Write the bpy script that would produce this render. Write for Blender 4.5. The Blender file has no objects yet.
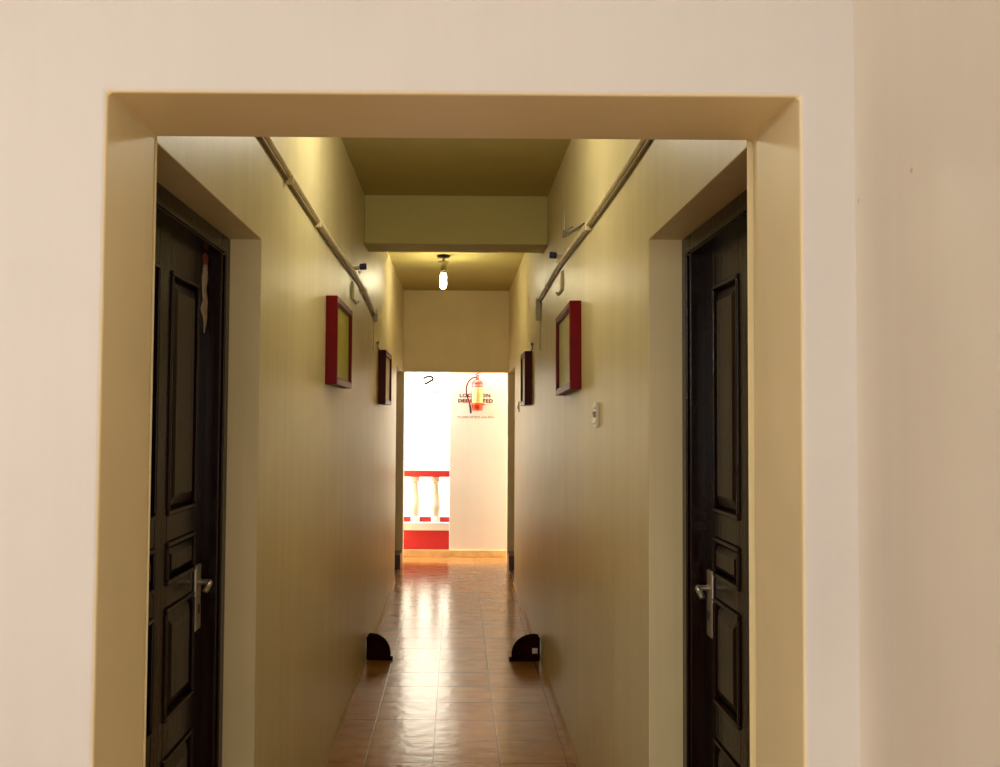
import bpy, bmesh, math, random
from mathutils import Vector, Matrix
random.seed(7)
S = bpy.context.scene
C = S.collection
PI = math.pi

# ------------------------------------------------------------------ materials
def new_mat(name):
    m = bpy.data.materials.new(name); m.use_nodes = True
    nt = m.node_tree
    return m, nt, nt.nodes['Principled BSDF']

def simple(name, col, rough=.5, metal=0.0, spec=.5, var=.06, scale=14, bump=.0, coat=0.0):
    m, nt, b = new_mat(name)
    tc = nt.nodes.new('ShaderNodeTexCoord')
    n = nt.nodes.new('ShaderNodeTexNoise'); n.inputs['Scale'].default_value = scale; n.inputs['Detail'].default_value = 5
    r = nt.nodes.new('ShaderNodeValToRGB')
    r.color_ramp.elements[0].position = .3; r.color_ramp.elements[1].position = .7
    r.color_ramp.elements[0].color = (*[c * (1 - var) for c in col], 1)
    r.color_ramp.elements[1].color = (*[min(1, c * (1 + var)) for c in col], 1)
    nt.links.new(tc.outputs['Object'], n.inputs['Vector'])
    nt.links.new(n.outputs['Fac'], r.inputs['Fac']); nt.links.new(r.outputs['Color'], b.inputs['Base Color'])
    b.inputs['Roughness'].default_value = rough; b.inputs['Metallic'].default_value = metal
    b.inputs['Specular IOR Level'].default_value = spec; b.inputs['Coat Weight'].default_value = coat
    if bump:
        bp = nt.nodes.new('ShaderNodeBump'); bp.inputs['Strength'].default_value = bump; bp.inputs['Distance'].default_value = .01
        nt.links.new(n.outputs['Fac'], bp.inputs['Height']); nt.links.new(bp.outputs['Normal'], b.inputs['Normal'])
    return m

def plaster(name, col, rough, var=.05, streak=0.0, bump=.12, spec=.5, spots=0.0):
    """painted plaster: blotches, vertical brush streaks, a few dirt specks"""
    m, nt, b = new_mat(name); L = nt.links.new
    tc = nt.nodes.new('ShaderNodeTexCoord')
    n1 = nt.nodes.new('ShaderNodeTexNoise'); n1.inputs['Scale'].default_value = 3; n1.inputs['Detail'].default_value = 6
    L(tc.outputs['Object'], n1.inputs['Vector'])
    mp = nt.nodes.new('ShaderNodeMapping'); mp.inputs['Scale'].default_value = (10, 10, .22)
    L(tc.outputs['Object'], mp.inputs['Vector'])
    n2 = nt.nodes.new('ShaderNodeTexNoise'); n2.inputs['Scale'].default_value = 1; n2.inputs['Detail'].default_value = 8; n2.inputs['Roughness'].default_value = .68; n2.inputs['Distortion'].default_value = .4
    L(mp.outputs['Vector'], n2.inputs['Vector'])
    n3 = nt.nodes.new('ShaderNodeTexNoise'); n3.inputs['Scale'].default_value = 90; n3.inputs['Detail'].default_value = 3
    L(tc.outputs['Object'], n3.inputs['Vector'])
    r = nt.nodes.new('ShaderNodeValToRGB'); r.color_ramp.elements[0].position = .3; r.color_ramp.elements[1].position = .7
    r.color_ramp.elements[0].color = (*[c * (1 - var) for c in col], 1)
    r.color_ramp.elements[1].color = (*[min(1, c * (1 + var * .6)) for c in col], 1)
    L(n1.outputs['Fac'], r.inputs['Fac'])
    r2 = nt.nodes.new('ShaderNodeValToRGB'); r2.color_ramp.elements[0].position = .3; r2.color_ramp.elements[1].position = .62
    r2.color_ramp.elements[0].color = (1 - streak, 1 - streak * 1.1, 1 - streak * 1.3, 1); r2.color_ramp.elements[1].color = (1, 1, 1, 1)
    L(n2.outputs['Fac'], r2.inputs['Fac'])
    mx = nt.nodes.new('ShaderNodeMix'); mx.data_type = 'RGBA'; mx.blend_type = 'MULTIPLY'; mx.inputs[0].default_value = 1
    L(r.outputs['Color'], mx.inputs[6]); L(r2.outputs['Color'], mx.inputs[7])
    out = mx.outputs[2]
    if spots:
        v = nt.nodes.new('ShaderNodeTexVoronoi'); v.inputs['Scale'].default_value = 5
        L(tc.outputs['Object'], v.inputs['Vector'])
        r3 = nt.nodes.new('ShaderNodeValToRGB'); r3.color_ramp.elements[0].position = .012; r3.color_ramp.elements[1].position = .03
        r3.color_ramp.elements[0].color = (1 - spots, 1 - spots, 1 - spots, 1); r3.color_ramp.elements[1].color = (1, 1, 1, 1)
        L(v.outputs['Distance'], r3.inputs['Fac'])
        m2 = nt.nodes.new('ShaderNodeMix'); m2.data_type = 'RGBA'; m2.blend_type = 'MULTIPLY'; m2.inputs[0].default_value = 1
        L(out, m2.inputs[6]); L(r3.outputs['Color'], m2.inputs[7]); out = m2.outputs[2]
    L(out, b.inputs['Base Color'])
    ad = nt.nodes.new('ShaderNodeMath'); ad.operation = 'MULTIPLY_ADD'; ad.inputs[1].default_value = .35
    L(n3.outputs['Fac'], ad.inputs[0]); L(n2.outputs['Fac'], ad.inputs[2])
    bp = nt.nodes.new('ShaderNodeBump'); bp.inputs['Strength'].default_value = bump; bp.inputs['Distance'].default_value = .01
    L(ad.outputs[0], bp.inputs['Height']); L(bp.outputs['Normal'], b.inputs['Normal'])
    b.inputs['Roughness'].default_value = rough; b.inputs['Specular IOR Level'].default_value = spec
    return m

def tile_mat(name, c1, c2, cm, ox, oy, rough=.16, size=.30):
    m, nt, b = new_mat(name); L = nt.links.new
    tc = nt.nodes.new('ShaderNodeTexCoord')
    mp = nt.nodes.new('ShaderNodeMapping'); mp.inputs['Location'].default_value = (-ox, -oy, 0)
    L(tc.outputs['Object'], mp.inputs['Vector'])
    br = nt.nodes.new('ShaderNodeTexBrick'); br.offset = 0; br.squash = 1
    br.inputs['Scale'].default_value = 1; br.inputs['Brick Width'].default_value = size; br.inputs['Row Height'].default_value = size
    br.inputs['Mortar Size'].default_value = .0028; br.inputs['Mortar Smooth'].default_value = .2; br.inputs['Bias'].default_value = 0
    br.inputs['Color1'].default_value = (*c1, 1); br.inputs['Color2'].default_value = (*c2, 1); br.inputs['Mortar'].default_value = (*cm, 1)
    L(mp.outputs['Vector'], br.inputs['Vector'])
    n = nt.nodes.new('ShaderNodeTexNoise'); n.inputs['Scale'].default_value = 9; n.inputs['Detail'].default_value = 7; n.inputs['Roughness'].default_value = .6
    mp2 = nt.nodes.new('ShaderNodeMapping'); mp2.inputs['Scale'].default_value = (.8, 1.6, 1)
    L(tc.outputs['Object'], mp2.inputs['Vector']); L(mp2.outputs['Vector'], n.inputs['Vector'])
    r = nt.nodes.new('ShaderNodeValToRGB'); r.color_ramp.elements[0].position = .3; r.color_ramp.elements[1].position = .7
    r.color_ramp.elements[0].color = (.72, .68, .62, 1); r.color_ramp.elements[1].color = (1.15, 1.12, 1.05, 1)
    L(n.outputs['Fac'], r.inputs['Fac'])
    mx = nt.nodes.new('ShaderNodeMix'); mx.data_type = 'RGBA'; mx.blend_type = 'MULTIPLY'; mx.inputs[0].default_value = 1
    L(br.outputs['Color'], mx.inputs[6]); L(r.outputs['Color'], mx.inputs[7]); L(mx.outputs[2], b.inputs['Base Color'])
    rr = nt.nodes.new('ShaderNodeMapRange'); rr.inputs['To Min'].default_value = rough * .7; rr.inputs['To Max'].default_value = rough * 1.5
    L(n.outputs['Fac'], rr.inputs['Value']); L(rr.outputs['Result'], b.inputs['Roughness'])
    # slight undulation of the glaze and sunken joints
    n2 = nt.nodes.new('ShaderNodeTexNoise'); n2.inputs['Scale'].default_value = 14; n2.inputs['Detail'].default_value = 3
    L(tc.outputs['Object'], n2.inputs['Vector'])
    ma = nt.nodes.new('ShaderNodeMath'); ma.operation = 'MULTIPLY_ADD'; ma.inputs[1].default_value = -.7
    L(br.outputs['Fac'], ma.inputs[0]); L(n2.outputs['Fac'], ma.inputs[2])
    bp = nt.nodes.new('ShaderNodeBump'); bp.inputs['Strength'].default_value = .16; bp.inputs['Distance'].default_value = .01
    b.inputs['IOR'].default_value = 1.54
    L(ma.outputs[0], bp.inputs['Height']); L(bp.outputs['Normal'], b.inputs['Normal'])
    return m

def wood_mat(name, c1, c2, rough):
    m, nt, b = new_mat(name); L = nt.links.new
    tc = nt.nodes.new('ShaderNodeTexCoord')
    mp = nt.nodes.new('ShaderNodeMapping'); mp.inputs['Scale'].default_value = (30, 30, 1.2)
    L(tc.outputs['Object'], mp.inputs['Vector'])
    n = nt.nodes.new('ShaderNodeTexNoise'); n.inputs['Scale'].default_value = 1.5; n.inputs['Detail'].default_value = 6
    L(mp.outputs['Vector'], n.inputs['Vector'])
    r = nt.nodes.new('ShaderNodeValToRGB'); r.color_ramp.elements[0].position = .35; r.color_ramp.elements[1].position = .7
    r.color_ramp.elements[0].color = (*c1, 1); r.color_ramp.elements[1].color = (*c2, 1)
    L(n.outputs['Fac'], r.inputs['Fac']); L(r.outputs['Color'], b.inputs['Base Color'])
    n2 = nt.nodes.new('ShaderNodeTexNoise'); n2.inputs['Scale'].default_value = 60; n2.inputs['Detail'].default_value = 2
    L(tc.outputs['Object'], n2.inputs['Vector'])
    ad = nt.nodes.new('ShaderNodeMath'); ad.operation = 'ADD'; L(n.outputs['Fac'], ad.inputs[0]); L(n2.outputs['Fac'], ad.inputs[1])
    bp = nt.nodes.new('ShaderNodeBump'); bp.inputs['Strength'].default_value = .22; bp.inputs['Distance'].default_value = .004
    L(ad.outputs[0], bp.inputs['Height']); L(bp.outputs['Normal'], b.inputs['Normal'])
    b.inputs['Roughness'].default_value = rough; b.inputs['Specular IOR Level'].default_value = .22
    return m

def emit_mat(name, col, strength):
    m, nt, b = new_mat(name)
    b.inputs['Base Color'].default_value = (*col, 1)
    b.inputs['Emission Color'].default_value = (*col, 1); b.inputs['Emission Strength'].default_value = strength
    return m

M = dict(
    front=plaster('cream_wall_paint', (.70, .665, .625), .6, .035, .03, .08, .3, .25),
    side=plaster('cream_wall_paint_sheen', (.86, .79, .67), .55, .035, .03, .08, .3, .3),
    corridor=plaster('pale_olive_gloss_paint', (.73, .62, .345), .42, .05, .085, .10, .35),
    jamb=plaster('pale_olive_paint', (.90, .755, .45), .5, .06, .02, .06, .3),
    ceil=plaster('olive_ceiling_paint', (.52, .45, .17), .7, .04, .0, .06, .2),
    land=plaster('peach_white_paint', (.86, .78, .74), .6, .03, .03, .06, .3),
    floor=tile_mat('brown_glazed_tile', (.42, .195, .055), (.37, .165, .046), (.10, .045, .015), -.097, 4.27, .17),
    skirt=simple('cream_marble_tile', (.76, .50, .22), .3, var=.2, scale=9),
    sill=simple('dark_red_brown_tile', (.085, .020, .007), .3, var=.2),
    base=simple('base_mortar', (.50, .38, .20), .5, var=.15),
    wood=wood_mat('dark_mahogany_varnish', (.008, .0028, .0016), (.018, .0055, .003), .22),
    steel=simple('brushed_grey_metal', (.5, .46, .40), .35, .9),
    red=simple('red_gloss_paint', (.14, .003, .004), .4, spec=.1, var=.12),
    maroon=simple('maroon_paint', (.075, .005, .004), .4, spec=.1, var=.15),
    pane=simple('olive_green_panel', (.46, .41, .03), .5, spec=.2, var=.06, scale=4),
    pane2=simple('straw_panel', (.50, .43, .17), .5, spec=.2, var=.06, scale=4),
    conduit=simple('olive_conduit', (.72, .63, .38), .45, var=.1),
    conduit_dark=simple('dark_conduit', (.16, .12, .045), .5, var=.15),
    clip=simple('beige_plastic', (.50, .44, .26), .45),
    navy=simple('navy_plastic', (.012, .014, .09), .3),
    white=simple('white_plastic', (.78, .75, .66), .35, var=.03),
    ivory=simple('ivory_porcelain', (.26, .20, .07), .4),
    dark=simple('dark_metal', (.03, .025, .02), .4),
    wire=simple('dark_wire', (.07, .05, .025), .5),
    block=simple('dark_brown_gloss', (.020, .004, .002), .7, spec=.0, var=.3, scale=20),
    sticker=simple('off_white_sticker', (.62, .50, .42), .5),
    chip=simple('bare_undercoat', (.42, .34, .29), .6, var=.3, scale=60),
    chip_red=simple('red_undercoat', (.20, .035, .02), .5, var=.2, scale=60),
    fire=simple('extinguisher_red', (.72, .045, .025), .3, var=.05),
    flabel=simple('pale_yellow_label', (.86, .70, .28), .45, var=.12, scale=25),
    fgrey=simple('grey_label_print', (.30, .32, .42), .5),
    forange=simple('orange_band', (.72, .10, .02), .4),
    black=simple('black_paint', (.006, .006, .006), .9, spec=.05),
    grey_ink=simple('faded_black_paint', (.10, .085, .07), .6),
    rail_red=simple('balustrade_red_paint', (.62, .03, .035), .45, var=.05),
    rail_white=simple('balustrade_white_paint', (.86, .84, .80), .55, var=.03),
    ground=simple('pale_concrete', (.60, .57, .52), .8, var=.1, scale=1),
    bulb=emit_mat('lamp_glow', (1.0, .89, .55), 165),
)

# ------------------------------------------------------------------ mesh helpers
def box(bm, x0, x1, y0, y1, z0, z1):
    vs = [bm.verts.new((x, y, z)) for x in (x0, x1) for y in (y0, y1) for z in (z0, z1)]
    for f in ((0, 1, 3, 2), (4, 6, 7, 5), (0, 4, 5, 1), (2, 3, 7, 6), (0, 2, 6, 4), (1, 5, 7, 3)):
        bm.faces.new([vs[i] for i in f])
    return bm

def prism(bm, outline, axis, a0, a1):
    """extrude a 2-D outline along axis ('x': outline is (y,z); 'y': outline is (x,z); 'z': (x,y))"""
    def pt(p, a):
        return {'x': (a, p[0], p[1]), 'y': (p[0], a, p[1]), 'z': (p[0], p[1], a)}[axis]
    A = [bm.verts.new(pt(p, a0)) for p in outline]; B = [bm.verts.new(pt(p, a1)) for p in outline]
    n = len(outline)
    bm.faces.new(A); bm.faces.new(B[::-1])
    for i in range(n):
        j = (i + 1) % n
        bm.faces.new((A[i], B[i], B[j], A[j]))
    return bm

def lathe(bm, prof, cx=0, cy=0, n=24, cap=True):
    rings = []
    for r, z in prof:
        rings.append([bm.verts.new((cx + r * math.cos(2 * PI * k / n), cy + r * math.sin(2 * PI * k / n), z)) for k in range(n)])
    for a, b in zip(rings, rings[1:]):
        for k in range(n):
            bm.faces.new((a[k], a[(k + 1) % n], b[(k + 1) % n], b[k]))
    if cap:
        bm.faces.new(rings[0][::-1]); bm.faces.new(rings[-1])
    return bm

def tube(bm, pts, r, n=10, smooth_sub=0):
    P = [Vector(p) for p in pts]
    if smooth_sub:
        Q = []
        for i in range(len(P) - 1):
            p0 = P[max(0, i - 1)]; p1 = P[i]; p2 = P[i + 1]; p3 = P[min(len(P) - 1, i + 2)]
            for s in range(smooth_sub):
                t = s / smooth_sub
                Q.append(.5 * ((2 * p1) + (p2 - p0) * t + (2 * p0 - 5 * p1 + 4 * p2 - p3) * t * t + (3 * p1 - p0 - 3 * p2 + p3) * t ** 3))
        P = Q + [P[-1]]
    rings = []
    ref = None
    for i, p in enumerate(P):
        d = (P[min(i + 1, len(P) - 1)] - P[max(i - 1, 0)]).normalized()
        if ref is None:
            ref = d.orthogonal().normalized()
        ref = (ref - d * ref.dot(d)).normalized()
        w = d.cross(ref)
        rings.append([bm.verts.new(p + r * (math.cos(2 * PI * k / n) * ref + math.sin(2 * PI * k / n) * w)) for k in range(n)])
    for a, b in zip(rings, rings[1:]):
        for k in range(n):
            bm.faces.new((a[k], a[(k + 1) % n], b[(k + 1) % n], b[k]))
    bm.faces.new(rings[0][::-1]); bm.faces.new(rings[-1])
    return bm

def obj(name, bm, mat, parent=None, bevel=0.0, smooth=False, loc=None, segs=2):
    bmesh.ops.recalc_face_normals(bm, faces=bm.faces)
    me = bpy.data.meshes.new(name); bm.to_mesh(me); bm.free()
    me.materials.append(mat)
    o = bpy.data.objects.new(name, me); C.objects.link(o)
    if parent: o.parent = parent
    if loc: o.location = loc
    if bevel:
        b = o.modifiers.new('bevel', 'BEVEL'); b.width = bevel; b.segments = segs; b.limit_method = 'ANGLE'; b.angle_limit = math.radians(40)
    if smooth:
        for p in me.polygons: p.use_smooth = True
        me.set_sharp_from_angle(angle=math.radians(42))
    return o

def B(): return bmesh.new()
def bx(*a): return box(bmesh.new(), *a)

def tag(o, label, cat, group=None):
    o['label'] = label; o['category'] = cat
    if group: o['group'] = group
    return o

def thing(name, label, cat, loc=(0, 0, 0), group=None):
    o = bpy.data.objects.new(name, None); o.empty_display_size = .05; C.objects.link(o); o.location = loc
    return tag(o, label, cat, group)

def struct(o):
    o['kind'] = 'structure'; return o

# ------------------------------------------------------------------ dimensions (camera foot is the origin, corridor runs along +Y)
XL, XR = -.575, .55           # corridor walls
Y0, Y1 = 1.53, 1.78           # near portal wall
PT = 2.064                    # portal head
HC = 2.905                    # ceiling
HD, HE = 2.053, 2.035         # door heads
LD = (1.784, 2.745); RD = (1.784, 2.705)       # near door openings
FD = (8.94, 10.02)            # far door openings
YE, YE2 = 10.02, 10.20        # far portal wall
YW = 10.60                    # landing wall

# ------------------------------------------------------------------ the setting
struct(obj('floor', bx(-3.5, 1.4, -3.2, YW + .18, -.12, 0), M['floor']))
# near portal wall: a plate with one opening, cream front, olive reveals
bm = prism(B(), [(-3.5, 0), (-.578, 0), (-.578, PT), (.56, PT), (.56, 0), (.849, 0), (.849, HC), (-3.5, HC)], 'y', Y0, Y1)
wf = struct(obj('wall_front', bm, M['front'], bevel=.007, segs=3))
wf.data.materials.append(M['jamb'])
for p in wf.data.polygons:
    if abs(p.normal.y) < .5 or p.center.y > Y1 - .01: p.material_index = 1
struct(obj('wall_side', bx(.649, .86, -3.2, Y0, 0, HC), M['side']))
struct(obj('wall_room_left', bx(-3.7, -3.5, -3.2, Y1, 0, HC), M['front']))
struct(obj('wall_back', bx(-3.7, .86, -3.4, -3.2, 0, HC), M['front']))
struct(obj('ceiling_room', bx(-3.7, .86, -3.4, Y1, HC, HC + .15), M['front']))

def side_wall(name, d, xa, xb):
    out = [(Y1, 0), (d[0], 0), (d[0], HD), (d[1], HD), (d[1], 0), (FD[0], 0), (FD[0], HE), (YE, HE), (YE, HC), (Y1, HC)]
    return struct(obj(name, prism(B(), out, 'x', xa, xb), M['corridor'], bevel=.005, segs=2))
wall_left = side_wall('wall_left', LD, XL - .20, XL)
wall_right = side_wall('wall_right', RD, XR, XR + .20)
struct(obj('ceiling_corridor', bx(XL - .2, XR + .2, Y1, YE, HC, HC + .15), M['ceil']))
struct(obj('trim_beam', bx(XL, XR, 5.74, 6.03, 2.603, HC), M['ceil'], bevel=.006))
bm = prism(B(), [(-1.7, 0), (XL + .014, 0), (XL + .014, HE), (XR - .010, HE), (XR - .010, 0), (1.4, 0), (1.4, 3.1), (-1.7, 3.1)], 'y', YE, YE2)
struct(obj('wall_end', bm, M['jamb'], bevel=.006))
struct(obj('wall_landing', bx(-.076, 1.4, YW, YW + .18, 0, 3.3), M['land'], bevel=.006))
wl = bpy.data.objects['wall_landing']

# thin mortar lines where the walls meet the floor
def mortar(name, x0, x1, ya):
    bm = prism(B(), [(x0, 0), (x1, 0), (x0, .022)], 'y', ya, FD[0])
    return struct(obj(name, bm, M['base']))
mortar('baseboard_left', XL, XL + .012, LD[1])
mortar('baseboard_right', XR, XR - .012, RD[1])
struct(obj('baseboard_landing', bx(-1.6, 1.39, YW - .018, YW, 0, .075), M['skirt'], bevel=.003))
# dark sills and skirting of the two far door recesses
struct(obj('trim_1', bx(-.655, XL - .001, FD[0] + .002, YE - .36, 0, .006), M['sill']))
struct(obj('trim_2', bx(XR + .001, .635, FD[0] + .002, YE - .36, 0, .006), M['sill']))
struct(obj('trim_3', bx(-.655, XL + .010, YE - .34, YE - .001, 0, .146), M['sill'], bevel=.003))
struct(obj('trim_4', bx(XR - .010, .635, YE - .34, YE - .001, 0, .146), M['sill'], bevel=.003))
obj('edge_shade_strip', bx(-.0805, -.0745, YW + .02, YW + .05, .95, 3.2), M['steel'], wl)  # added strip standing in for the dark shading along the wall edge
# street level far below the landing
struct(obj('ground', bx(-60, 60, 11.2, 120, -3.6, -3.5), M['ground']))

# ------------------------------------------------------------------ panelled doors
def panelled_door(name, s, d, xface, head, label_handle=True, chip=False, far_sign=1):
    """s=-1: left wall, s=+1: right wall. xface: plane of the frame front (distance from the corridor axis)."""
    y0, y1 = d
    fw, fh, fd = .095, .058, .085
    def bxs(bm, a, b, *r):
        xa, xb = sorted((s * a, s * b)); return box(bm, xa, xb, *r)
    lx = xface + .040                                  # leaf front
    bm = B()
    # leaf: core board, stiles and rails stand 8 mm proud of the sunk panel fields
    ly0, ly1, lz1 = y0 + fw - .012, y1 - fw + .012, head - fh + .012
    bxs(bm, lx + .010, lx + .040, ly0, ly1, .012, lz1)
    sw = .105; my = (ly0 + ly1) / 2
    rows = [(.14, .70), (.79, 1.065), (1.12, 1.225), (1.29, lz1 - .115)]
    for a, b in ((ly0, ly0 + sw), (my - .045, my + .045), (ly1 - sw, ly1)):
        bxs(bm, lx, lx + .012, a, b, .012, lz1)
    zs = [.012] + [v for r in rows for v in r] + [lz1]
    for z0, z1 in zip(zs[::2], zs[1::2]):
        for a, b in ((ly0 + sw, my - .045), (my + .045, ly1 - sw)):
            bxs(bm, lx + .0005, lx + .012, a, b, z0, z1)
    leaf = struct(obj(name, bm, M['wood'], bevel=.003))
    # raised fields with chamfered edges
    for a, b in ((ly0 + sw, my - .045), (my + .045, ly1 - sw)):
        for z0, z1 in rows:
            bm = B(); e = .012; c = .035 if z1 - z0 > .2 else .022
            q = [(a + e, z0 + e), (b - e, z0 + e), (b - e, z1 - e), (a + e, z1 - e)]
            qi = [(a + e + c, z0 + e + c), (b - e - c, z0 + e + c), (b - e - c, z1 - e - c), (a + e + c, z1 - e - c)]
            v0 = [bm.verts.new((s * (lx + .0102), y, z)) for y, z in q]
            v1 = [bm.verts.new((s * (lx - .004), y, z)) for y, z in qi]
            bm.faces.new(v1)
            for i in range(4): bm.faces.new((v0[i], v0[(i + 1) % 4], v1[(i + 1) % 4], v1[i]))
            bm.faces.new(v0[::-1])
            obj('door_panel', bm, M['wood'], leaf)
            bm = B()
            for (ya, yb, za, zb) in ((a, b, z0, z0 + e), (a, b, z1 - e, z1), (a, a + e, z0 + e, z1 - e), (b - e, b, z0 + e, z1 - e)):
                bxs(bm, lx - .006, lx + .0102, ya, yb, za, zb)
            obj('panel_moulding', bm, M['wood'], leaf, bevel=.004)
    # frame
    bm = B()
    bxs(bm, xface, xface + fd, y0 + .001, y0 + fw, 0, head - .001)
    bxs(bm, xface, xface + fd, y1 - fw, y1 - .001, 0, head - .001)
    bxs(bm, xface, xface + fd, y0 + fw, y1 - fw, head - fh, head - .001)
    # stepped bead on the frame edge
    bxs(bm, xface - .008, xface, y1 - fw + .012, y1 - fw + .026, 0, head - fh)
    bxs(bm, xface - .008, xface, y0 + fw - .026, y0 + fw - .012, 0, head - fh)
    bxs(bm, xface - .008, xface, y0 + fw - .026, y1 - fw + .026, head - fh + .002, head - fh + .016)
    obj('door_frame', bm, M['wood'], leaf, bevel=.004)
    if label_handle:
        hy = ly1 - .082
        bm = B(); bxs(bm, lx - .008, lx, hy - .026, hy + .026, .955, 1.132)
        plate = obj('handle_plate', bm, M['steel'], leaf, bevel=.0075, segs=4)
        bm = B()
        tube(bm, [(s * (lx - .006), hy, 1.085), (s * (lx - .030), hy, 1.085), (s * (lx - .038), hy - .004, 1.085), (s * (lx - .041), hy - .03, 1.080), (s * (lx - .036), hy - .042, 1.066)], .0075, 10, 4)
        obj('lever', bm, M['steel'], plate, smooth=True)
        bm = B(); bxs(bm, lx - .011, lx - .008, hy - .005, hy + .005, 1.0, 1.025)
        obj('keyhole', bm, M['dark'], plate)
        plate['label'] = 'grey metal plate with lever'
    if chip:
        def patch(nm, pts, mat, x):
            bm = B()
            a = [bm.verts.new((s * x, y, z)) for y, z in pts]; b = [bm.verts.new((s * (x - .0012), y, z)) for y, z in pts]
            bm.faces.new(a); bm.faces.new(b[::-1])
            for i in range(len(pts)):
                j = (i + 1) % len(pts); bm.faces.new((a[i], a[j], b[j], b[i]))
            return obj(nm, bm, mat, leaf)
        y = ly1
        patch('peeled_paint', [(y - .085, 1.83), (y - .062, 1.855), (y - .070, 1.89), (y - .075, 1.915), (y - .060, 1.955), (y - .020, 1.96), (y - .016, 1.92), (y - .030, 1.89), (y - .014, 1.855), (y - .020, 1.80), (y - .045, 1.765), (y - .05, 1.80)], M['chip'], lx)
        patch('peeled_paint', [(y - .060, 1.955), (y - .070, 1.98), (y - .045, 1.992), (y - .014, 1.985), (y - .020, 1.96)], M['chip_red'], lx)
    return leaf
panelled_door('door_1', -1, LD, .665, HD, chip=True)
panelled_door('door_2', 1, RD, .645, HD)
panelled_door('door_3', -1, (FD[0], YE - .002), .665, HE)
panelled_door('door_4', 1, (FD[0], YE - .002), .645, HE)

# ------------------------------------------------------------------ shallow glazed wall cases
def wall_case(s, xw, y0, y1, z0, z1, depth, label, mats, tilt=0.0):
    r = thing('wall_case', label, 'wall case', (s * xw, (y0 + y1) / 2, z0), 'shallow framed cases on the corridor walls')
    hy = (y1 - y0) / 2; H = z1 - z0
    def bxs(bm, a, b, *q):
        xa, xb = sorted((-s * a, -s * b)); return box(bm, xa, xb, *q)
    t = .028
    bm = B()
    bxs(bm, .001, depth, -hy, -hy + t, 0, H); bxs(bm, .001, depth, hy - t, hy, 0, H)
    bxs(bm, .001, depth, -hy + t, hy - t, 0, t); bxs(bm, .001, depth, -hy + t, hy - t, H - t, H)
    obj('case_frame', bm, mats[0], r, bevel=.003)
    bm = B(); e = .006
    for (a, b, c, d) in ((-hy + t, hy - t, t, t + e), (-hy + t, hy - t, H - t - e, H - t), (-hy + t, -hy + t + e, t + e, H - t - e), (hy - t - e, hy - t, t + e, H - t - e)):
        bxs(bm, depth - .014, depth - .006, a, b, c, d)
    obj('glazing_bead', bm, mats[2], r)
    bm = B(); bxs(bm, .002, depth - .014, -hy + t, hy - t, t, H - t)
    obj('panel', bm, mats[1], r)
    r.rotation_euler.x = tilt
    return r
wall_case(-1, -XL, 4.10, 4.69, 1.680, 2.068, .052, 'bright red framed case with olive panel on left wall, nearer of the left pair', (M['red'], M['pane'], M['maroon']))
wall_case(-1, -XL, 6.88, 7.50, 1.640, 2.036, .055, 'maroon framed case on left wall, far one next to the end opening', (M['maroon'], M['pane2'], M['red']))
wall_case(1, XR, 4.16, 4.76, 1.662, 2.055, .052, 'bright red framed case on right wall, above the white switch', (M['red'], M['pane2'], M['maroon']), -.025)
wall_case(1, XR, 6.90, 7.36, 1.640, 2.036, .055, 'maroon framed case on right wall, far one next to the end opening', (M['maroon'], M['pane2'], M['red']))

# nails and short wires beside the cases
def wire(label, pts, nail, s, r=.004):
    o = thing('wall_nail', label, 'nail and wire', nail, 'nails with wire stubs beside the wall cases')
    p0 = Vector(nail)
    bm = tube(B(), [(0, 0, 0), (-s * .020, 0, .003)], .005, 8)
    box(bm, min(-s * .017, -s * .022), max(-s * .017, -s * .022), -.010, .010, -.014, .016)
    obj('nail', bm, M['wire'], o)
    if pts:
        obj('wire', tube(B(), [tuple(Vector(p) - p0) for p in pts], r, 6), M['wire'], o)
    return o
g = XL + .006
wire('dark nail with drooping wire beyond the bright red case on left wall', [(g + .004, 4.76, 2.02), (g, 4.80, 1.985), (g, 4.98, 1.96), (g, 5.0, 1.84)], (XL, 4.76, 2.03), -1, .003)
wire('dark nail holding wire of the maroon case on left wall', [(g + .004, 6.66, 2.065), (g, 6.78, 2.035), (g + .01, 6.885, 2.03)], (XL, 6.66, 2.07), -1)
g = XR - .006
wire('dark nail holding wire of the maroon case on right wall', [(g - .004, 6.75, 2.068), (g, 6.83, 2.045), (g - .01, 6.90, 2.032)], (XR, 6.75, 2.075), 1)
wire('dark wire beside the far edge of the bright red case on right wall', [(g - .004, 4.86, 2.01), (g, 4.88, 1.98), (g, 4.89, 1.86)], (XR, 4.86, 2.01), 1, .003)

# ------------------------------------------------------------------ conduits
def conduit(s, xw, pts, clips, label):
    r = thing('conduit_pipe', label, 'conduit', (0, 0, 0), 'conduits along the corridor walls')
    x = s * (xw - .017)
    P = [(x, y, z) for y, z in pts]
    obj('pipe', tube(B(), P, .0100, 12, 4), M['conduit'], r, smooth=True)
    x2 = s * (xw - .0065)
    obj('cable', tube(B(), [(x2, y, z - .0145) for y, z in pts], .0055, 8, 4), M['conduit_dark'], r, smooth=True)
    for y, z in clips:
        bm = B(); xa, xb = sorted((s * (xw - .001), s * (xw - .0285)))
        box(bm, xa, xb, y - .005, y + .005, z - .021, z + .0125)
        obj('clip', bm, M['conduit'], r, bevel=.004)
    return r
conduit(-1, -XL, [(1.79, 2.375), (2.6, 2.352), (3.2, 2.335), (4.0, 2.318), (4.7, 2.318), (5.1, 2.318), (5.7, 2.30), (6.1, 2.266), (6.38, 2.245)],
        [(3.1, 2.326), (3.75, 2.315), (5.62, 2.303)], 'olive conduit with cable running along upper left wall')
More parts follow.
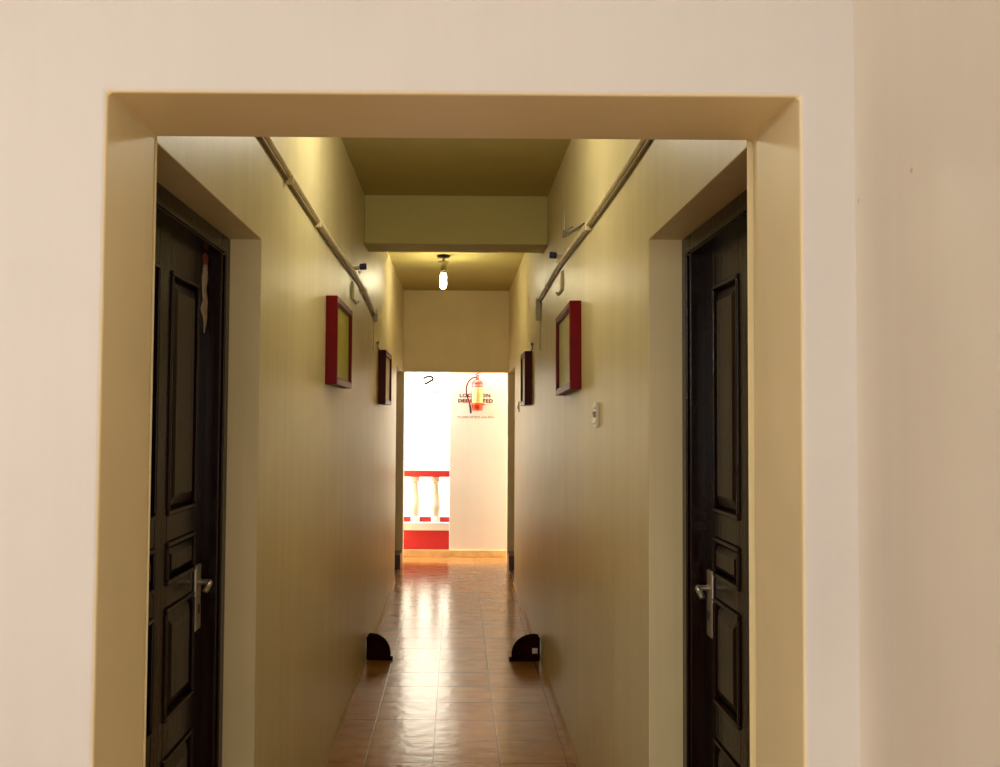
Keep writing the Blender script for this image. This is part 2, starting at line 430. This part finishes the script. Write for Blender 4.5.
conduit(1, XR, [(1.79, 2.36), (2.6, 2.343), (3.1, 2.335), (3.8, 2.337), (4.6, 2.35), (5.1, 2.352), (5.7, 2.335), (6.18, 2.322)],
        [(3.85, 2.331), (5.62, 2.338)], 'olive conduit with cable running along upper right wall')

def end_box(s, xw, y, z0, z1, label):
    r = thing('wall_conduit_box', label, 'conduit box', (s * xw, y, z0), 'upright boxes at the conduit ends')
    def bxs(bm, a, b, *q):
        xa, xb = sorted((-s * a, -s * b)); return box(bm, xa, xb, *q)
    bm = B(); bxs(bm, 0, .030, -.03, .03, 0, z1 - z0); obj('box_body', bm, M['clip'], r, bevel=.004)
    bm = B(); bxs(bm, .030, .034, -.024, .024, .006, z1 - z0 - .006); obj('lid', bm, M['conduit'], r, bevel=.002)
    bm = B(); bxs(bm, 0, .006, -.008, .008, -.20, -.001); obj('trunking', bm, M['clip'], r)
end_box(-1, -XL, 6.42, 2.195, 2.275, 'small upright box ending the conduit on left wall')
end_box(1, XR, 6.22, 2.19, 2.335, 'tall upright box ending the conduit on right wall')

def junction(s, xw, y, z0, label):
    r = thing('wall_junction_box', label, 'junction box', (s * xw, y, z0), 'junction boxes below the conduits')
    def bxs(bm, a, b, *q):
        xa, xb = sorted((-s * a, -s * b)); return box(bm, xa, xb, *q)
    bm = B(); bxs(bm, 0, .010, -.11, .11, 0, .105); obj('box_body', bm, M['clip'], r, bevel=.004)
    bm = B(); bxs(bm, .010, .014, -.10, .10, .006, .099); obj('lid', bm, M['conduit'], r, bevel=.002)
    bm = B(); bxs(bm, .0, .016, .112, .124, .01, .022); obj('screw', bm, M['dark'], r)
junction(-1, -XL, 5.20, 2.175, 'beige junction box under the conduit on left wall')
junction(1, XR, 4.99, 2.205, 'beige junction box under the conduit on right wall')

def socket(s, xw, y, z, label):
    r = thing('lamp_socket', label, 'lamp socket', (s * xw, y, z), 'dark blue lamp sockets over the conduits')
    obj('arm', tube(B(), [(0, 0, .0), (-s * .03, 0, .0), (-s * .045, 0, .008)], .011, 10), M['clip'], r, smooth=True)
    bm = tube(B(), [(-s * .040, 0, .008), (-s * .048, 0, .008), (-s * .078, 0, .010)], .017, 14)
    tube(bm, [(-s * .062, 0, .009), (-s * .068, 0, .009)], .020, 14)
    obj('socket_cup', bm, M['navy'], r, bevel=.003)
    bm = B(); lathe(bm, [(.001, -.03), (.007, -.028), (.009, -.021), (.007, -.014), (.001, -.012)], -s * .040, 0, 12)
    o = obj('bead', bm, M['white'], r, smooth=True); o['label'] = 'tiny white bead'
socket(-1, -XL, 5.12, 2.352, 'small dark blue socket sticking out of left wall over the conduit')
socket(1, XR, 4.84, 2.372, 'small dark blue socket sticking out of right wall over the conduit')

# loose wire ends high on the right wall
r = thing('loose_wire', 'loose forked wire stub on upper right wall above the conduit', 'wire', (XR, 4.75, 2.47))
obj('wire', tube(B(), [(-.012, -.75, -.10), (-.010, -.55, -.075), (-.004, -.3, -.04), (-.010, -.12, -.02), (-.012, .0, .0), (-.004, .10, .01)], .0045, 6, 4), M['wire'], r, smooth=True)
obj('wire', tube(B(), [(-.006, .10, .012), (-.014, .0, .02), (-.012, -.15, -.005), (-.008, -.32, -.025)], .003, 6, 4), M['wire'], r, smooth=True)
obj('pale_wire', tube(B(), [(-.004, .03, .0), (-.008, .03, .06), (-.004, .035, .125)], .0045, 6, 3), M['clip'], r, smooth=True)

# ------------------------------------------------------------------ switches
def switch(xw, y, z, w, h, label, mat, mat2, full):
    r = thing('light_switch', label, 'light switch', (xw, y, z), 'switches on the right wall')
    obj('plate', bx(-.010, 0, -w / 2, w / 2, 0, h), mat, r, bevel=.003)
    if full:
        for k, (a, b) in enumerate(((.012, .030), (.038, .062), (.070, .088))):
            bm = prism(B(), [(-.010, a), (-.015 if k != 1 else -.012, a + .004), (-.012 if k != 1 else -.015, b), (-.010, b)], 'y', -w / 2 + .012, w / 2 - .012)
            o = obj('rocker', bm, mat2 if k == 1 else mat, r, bevel=.001)
            if k == 1: o['label'] = 'dark brown rocker'
    else:
        bm = prism(B(), [(-.010, h * .3), (-.016, h * .35), (-.012, h * .7), (-.010, h * .7)], 'y', -w / 4, w / 4)
        obj('rocker', bm, mat2, r)
switch(XR, 3.70, 1.503, .085, .098, 'white wall switch below the bright red case on right wall', M['white'], M['conduit_dark'], True)
switch(XR, 8.33, 1.600, .09, .095, 'small grey switch on right wall near the end opening', M['conduit'], M['dark'], False)

# ------------------------------------------------------------------ ceiling lamp
r = thing('ceiling_lamp', 'lit bare stick bulb hanging from ceiling beyond the beam', 'ceiling lamp', (-.12, 7.87, HC))
obj('ceiling_rose', lathe(B(), [(.052, -.001), (.055, -.006), (.050, -.018), (.02, -.024)], 0, 0, 24), M['dark'], r, smooth=True)
obj('stem', lathe(B(), [(.009, -.02), (.009, -.055)], 0, 0, 12), M['ivory'], r, smooth=True)
obj('lamp_holder', lathe(B(), [(.008, -.046), (.048, -.052), (.050, -.058), (.044, -.066), (.034, -.078), (.026, -.092), (.022, -.100), (.026, -.106), (.026, -.128), (.020, -.134)], 0, 0, 24), M['ivory'], r, smooth=True)
obj('bulb_cap', lathe(B(), [(.019, -.130), (.023, -.138), (.023, -.152), (.018, -.156)], 0, 0, 20), M['white'], r, smooth=True)
obj('bulb', lathe(B(), [(.020, -.152), (.024, -.158), (.025, -.17), (.025, -.255), (.022, -.268), (.018, -.277), (.008, -.281)], 0, 0, 24), M['bulb'], r, smooth=True)

# ------------------------------------------------------------------ dark half-round blocks on the floor
def half_block(s, xw, label, w, h, with_sticker):
    r = thing('half_round_block', label, 'block', (s * xw, 6.13, 0), 'dark half-round blocks on the floor')
    prof = [(.012, 0), (w * .97, 0), (w, .02), (w, h * .16)]
    for k in range(1, 12):
        a = k / 12 * PI / 2
        prof.append((w * (.22 + .78 * math.cos(a)) , h * (.16 + .84 * math.sin(a))))
    prof += [(w * .2, h), (.022, h * .985), (.012, h * .95)]
    bm = prism(B(), [(-s * x, z) for x, z in prof], 'y', -.09, .02)
    obj('block_body', bm, M['block'], r, bevel=.012, segs=3, smooth=True)
    # raised rim around the end face
    bm = B()
    path = [(-s * x, -.094, z) for x, z in prof[2:]]
    tube(bm, [(a, b, min(c, h - .006)) for a, b, c in path], .006, 8)
    obj('rim', bm, M['block'], r, smooth=True)
    bm = B(); xa, xb = sorted((-s * (w - .02), -s * (w + .018)))
    box(bm, xa, xb, -.085, -.03, 0, .016); obj('foot', bm, M['block'], r, bevel=.004)
    if with_sticker:
        xa, xb = sorted((-s * .028, -s * .062))
        o = obj('sticker', bx(xa, xb, -.0935, -.0905, .052, .086), M['sticker'], r, bevel=.001); o['label'] = 'small off-white square sticker'
half_block(-1, -XL, 'dark brown half-round block standing on the floor against left wall', .160, .152, False)
half_block(1, XR, 'dark brown half-round block with white square against right wall', .188, .155, True)

# ------------------------------------------------------------------ balustrade on the landing
r = thing('balustrade', 'white balustrade with red top rail and red base on the landing', 'balustrade', (-.077, YW + .02, 0))
W = -1.75
obj('plinth', bx(W, 0, 0, .14, .076, .285), M['rail_red'], r, bevel=.004)
obj('kerb', bx(W, 0, -.001, .141, 0, .075), M['skirt'], r)
obj('base_rail', bx(W, 0, -.005, .145, .286, .375), M['rail_white'], r, bevel=.004)
obj('inner_ridge', bx(W, 0, .085, .115, .376, .43), M['rail_red'], r, bevel=.006)
obj('top_rail', bx(W, .0, -.012, .152, .885, .955), M['rail_red'], r, bevel=.006)
prof = [(.050, 0), (.050, .05), (.046, .056), (.038, .075), (.044, .10), (.054, .15), (.056, .19), (.052, .24), (.042, .31), (.034, .37), (.032, .40), (.030, .412), (.034, .425), (.028, .438), (.034, .45), (.046, .455), (.046, .508)]
k = 0; x = -.155
while x > W + .05:
    ob = lathe(B(), [(p, z + .376) for p, z in prof], x, .055, 20)
    obj('baluster', ob, M['rail_white'], r, smooth=True)
    x -= .229

# ------------------------------------------------------------------ fire extinguisher and painted lettering
fx, fy = .228, YW - .082
r = thing('fire_extinguisher', 'red fire extinguisher with pale yellow label hung on landing wall', 'fire extinguisher', (fx, fy, 1.63))
R = .063
obj('cylinder', lathe(B(), [(.045, .018), (R - .004, .022), (R, .03), (R, .295), (R - .004, .315), (.048, .333), (.03, .345), (.020, .350), (.018, .362)], 0, 0, 32), M['fire'], r, smooth=True)
obj('foot_ring', lathe(B(), [(.050, .0), (.056, .0), (.058, .024), (.050, .024)], 0, 0, 28), M['forange'], r, smooth=True)
def arc_patch(z0, z1, a0, a1, rr, n=14):
    bm = B()
    a = []; b = []
    for k in range(n + 1):
        t = a0 + (a1 - a0) * k / n
        a.append(bm.verts.new((rr * math.sin(t), -rr * math.cos(t), z0))); b.append(bm.verts.new((rr * math.sin(t), -rr * math.cos(t), z1)))
    for k in range(n): bm.faces.new((a[k], a[k + 1], b[k + 1], b[k]))
    ext = bmesh.ops.extrude_face_region(bm, geom=list(bm.faces))
    for v in [e for e in ext['geom'] if isinstance(e, bmesh.types.BMVert)]:
        v.co.x *= (rr - .0008) / rr; v.co.y *= (rr - .0008) / rr
    return bm
lab = obj('label_sheet', arc_patch(.088, .262, -1.15, 1.25, R + .0012), M['flabel'], r); lab['label'] = 'pale yellow label sheet'
for z0, z1, w in ((.225, .232, .35), (.195, .199, .55), (.178, .182, .5), (.160, .164, .55), (.142, .146, .45), (.115, .119, .5)):
    obj('print_line', arc_patch(z0, z1, -.1, -.1 + w, R + .0022, 8), M['fgrey'], lab)
obj('print_band', arc_patch(.272, .292, -1.0, 1.15, R + .0012), M['fgrey'], r)
obj('strap', lathe(B(), [(R + .003, .062), (R + .004, .064), (R + .004, .080), (R + .003, .082)], 0, 0, 32, False), M['forange'], r, smooth=True)
obj('strap_buckle', bx(.045, .088, -.05, -.03, .060, .076), M['forange'], r, bevel=.003)
obj('wall_bracket', bx(-.03, .03, R - .004, .081, .05, .30), M['dark'], r, bevel=.002)
v = obj('valve', lathe(B(), [(.016, .355), (.020, .362), (.020, .382), (.014, .388), (.012, .398)], 0, 0, 16), M['dark'], r, smooth=True)
bm = prism(B(), [(-.018, .392), (.052, .414), (.056, .410), (.050, .402), (.0, .384), (-.018, .384)], 'y', -.009, .009)
obj('carry_handle', bm, M['fire'], r, bevel=.002)
bm = prism(B(), [(-.030, .402), (-.01, .418), (.048, .432), (.052, .426), (.0, .406), (-.028, .394)], 'y', -.008, .008)
obj('squeeze_lever', bm, M['fire'], r, bevel=.002)
obj('pressure_gauge', tube(B(), [(.004, -.018, .372), (.004, -.032, .372)], .013, 14), M['steel'], r)
obj('safety_pin', tube(B(), [(.015, -.012, .40), (.03, -.014, .404), (.038, -.014, .396), (.03, -.014, .39)], .003, 6, 3), M['steel'], r)
hose = obj('hose', tube(B(), [(-.012, -.012, .372), (-.05, -.02, .366), (-.098, -.025, .325), (-.122, -.025, .262), (-.120, -.025, .19), (-.100, -.025, .12), (-.082, -.025, .06)], .0075, 10, 5), M['dark'], r, smooth=True)
hose.data.materials[0] = M['maroon']
obj('nozzle', tube(B(), [(-.082, -.025, .062), (-.076, -.025, .02), (-.072, -.025, -.03)], .012, 12), M['dark'], r, smooth=True)
obj('hose_clip', bx(-.105, -.055, -.035, -.012, .092, .106), M['fire'], r, bevel=.002)

def lettering(txt, x0, x1, z0, z1, mat, name='lettering', bold=.0):
    cu = bpy.data.curves.new('t', 'FONT'); cu.body = txt; cu.size = 1; cu.extrude = .0; cu.offset = bold; cu.space_character = 1.1
    to = bpy.data.objects.new('t', cu); C.objects.link(to)
    bpy.context.view_layer.update()
    me = bpy.data.meshes.new_from_object(to.evaluated_get(bpy.context.evaluated_depsgraph_get()))
    bpy.data.objects.remove(to)
    xs = [v.co.x for v in me.vertices]; ys = [v.co.y for v in me.vertices]
    a, b, c, d = min(xs), max(xs), min(ys), max(ys)
    for v in me.vertices:
        v.co = Vector((x0 + (v.co.x - a) / (b - a) * (x1 - x0), YW - .0015, z0 + (v.co.y - c) / (d - c) * (z1 - z0)))
    bm = B(); bm.from_mesh(me)
    ex = bmesh.ops.extrude_face_region(bm, geom=list(bm.faces))
    for v in [e for e in ex['geom'] if isinstance(e, bmesh.types.BMVert)]: v.co.y += .0012
    return obj(name, bm, mat, wl)
lettering('LOCATION', .030, .376, 1.782, 1.822, M['black'], bold=.035)
lettering('DESIGNATED', .014, .404, 1.722, 1.762, M['black'], bold=.035)
lettering('in case of fire use this', .012, .412, 1.553, 1.575, M['grey_ink'])

# curl of wire seen against the sky
r = thing('hanging_wire', 'short curl of grey wire hanging against the white sky', 'wire', (-.31, YW + .1, 1.96))
obj('wire', tube(B(), [(-.075, 0, .03), (-.05, 0, .045), (-.01, 0, .055), (.030, 0, .048), (.034, 0, .022), (.004, 0, .002), (-.03, 0, -.018), (-.06, 0, -.028)], .012, 8, 5), M['black'], r, smooth=True)
obj('cord', tube(B(), [(.03, 0, 1.3), (.01, 0, .6), (-.03, 0, .16), (-.072, 0, .034)], .002, 6, 4), M['grey_ink'], r, smooth=True)
obj('wire_tail', tube(B(), [(.030, 0, .03), (.062, 0, -.06), (.080, 0, -.117), (.092, 0, -.119)], .0022, 6, 3), M['grey_ink'], r, smooth=True)
obj('wire_tag', tube(B(), [(.070, 0, -.117), (.098, 0, -.119)], .013, 8), M['grey_ink'], r)

# ------------------------------------------------------------------ light
w = bpy.data.worlds.new('World'); S.world = w; w.use_nodes = True
bg = w.node_tree.nodes['Background']; bg.inputs['Color'].default_value = (1.0, .885, .68, 1); bg.inputs['Strength'].default_value = 5.6

def area(name, loc, target, sx, sy, power, col, spread=PI):
    l = bpy.data.lights.new(name, 'AREA'); l.shape = 'RECTANGLE'; l.size = sx; l.size_y = sy; l.energy = power; l.color = col; l.spread = spread
    o = bpy.data.objects.new(name, l); C.objects.link(o); o.location = loc
    o.rotation_euler = (Vector(target) - Vector(loc)).to_track_quat('-Z', 'Y').to_euler()
    return o
def point(name, loc, power, col, rad):
    l = bpy.data.lights.new(name, 'POINT'); l.energy = power; l.color = col; l.shadow_soft_size = rad
    o = bpy.data.objects.new(name, l); C.objects.link(o); o.location = loc
area('room_back_fill', (-.3, -2.9, 1.6), (-.1, 1.5, 1.5), 2.2, 1.7, 60, (1.0, .95, .86))  # added fill from behind the camera; the room shell has no window
point('room_left_fill', (-2.3, -1.2, 2.2), 74, (1.0, .985, .945), .10)  # added unseen fill, set well left to brighten the side wall and jambs
area('landing_side_fill', (-1.5, 10.40, 2.6), (.6, 10.55, 1.2), .36, 1.6, 62, (.92, .95, 1.0))  # added fill on top of the sky, brightens the landing wall from the side
area('landing_top_fill', (0, 10.34, 4.2), (0, 10.42, 0), 3.2, .30, 230, (.86, .95, 1.0))  # added overhead fill along the gap, lifts landing wall and balusters
point('corridor_near_bulb', (-.10, 3.55, 2.71), 14.5, (1.0, .96, .80), .06)

# ------------------------------------------------------------------ camera
cd = bpy.data.cameras.new('camera'); co = bpy.data.objects.new('camera', cd); C.objects.link(co)
cd.sensor_fit = 'HORIZONTAL'; cd.sensor_width = 36; cd.lens = 943.5 / 1000 * 36; cd.shift_x = .043; cd.clip_start = .02; cd.clip_end = 300
co.matrix_world = Matrix.Translation((0, 0, 1.53)) @ Matrix.Rotation(PI / 2 + .0382, 4, 'X') @ Matrix.Rotation(.0069, 4, 'Z')
S.camera = co
S.view_settings.view_transform = 'Standard'; S.view_settings.look = 'None'
S.view_settings.exposure = 0; S.view_settings.gamma = 1; S.view_settings.use_curve_mapping = False
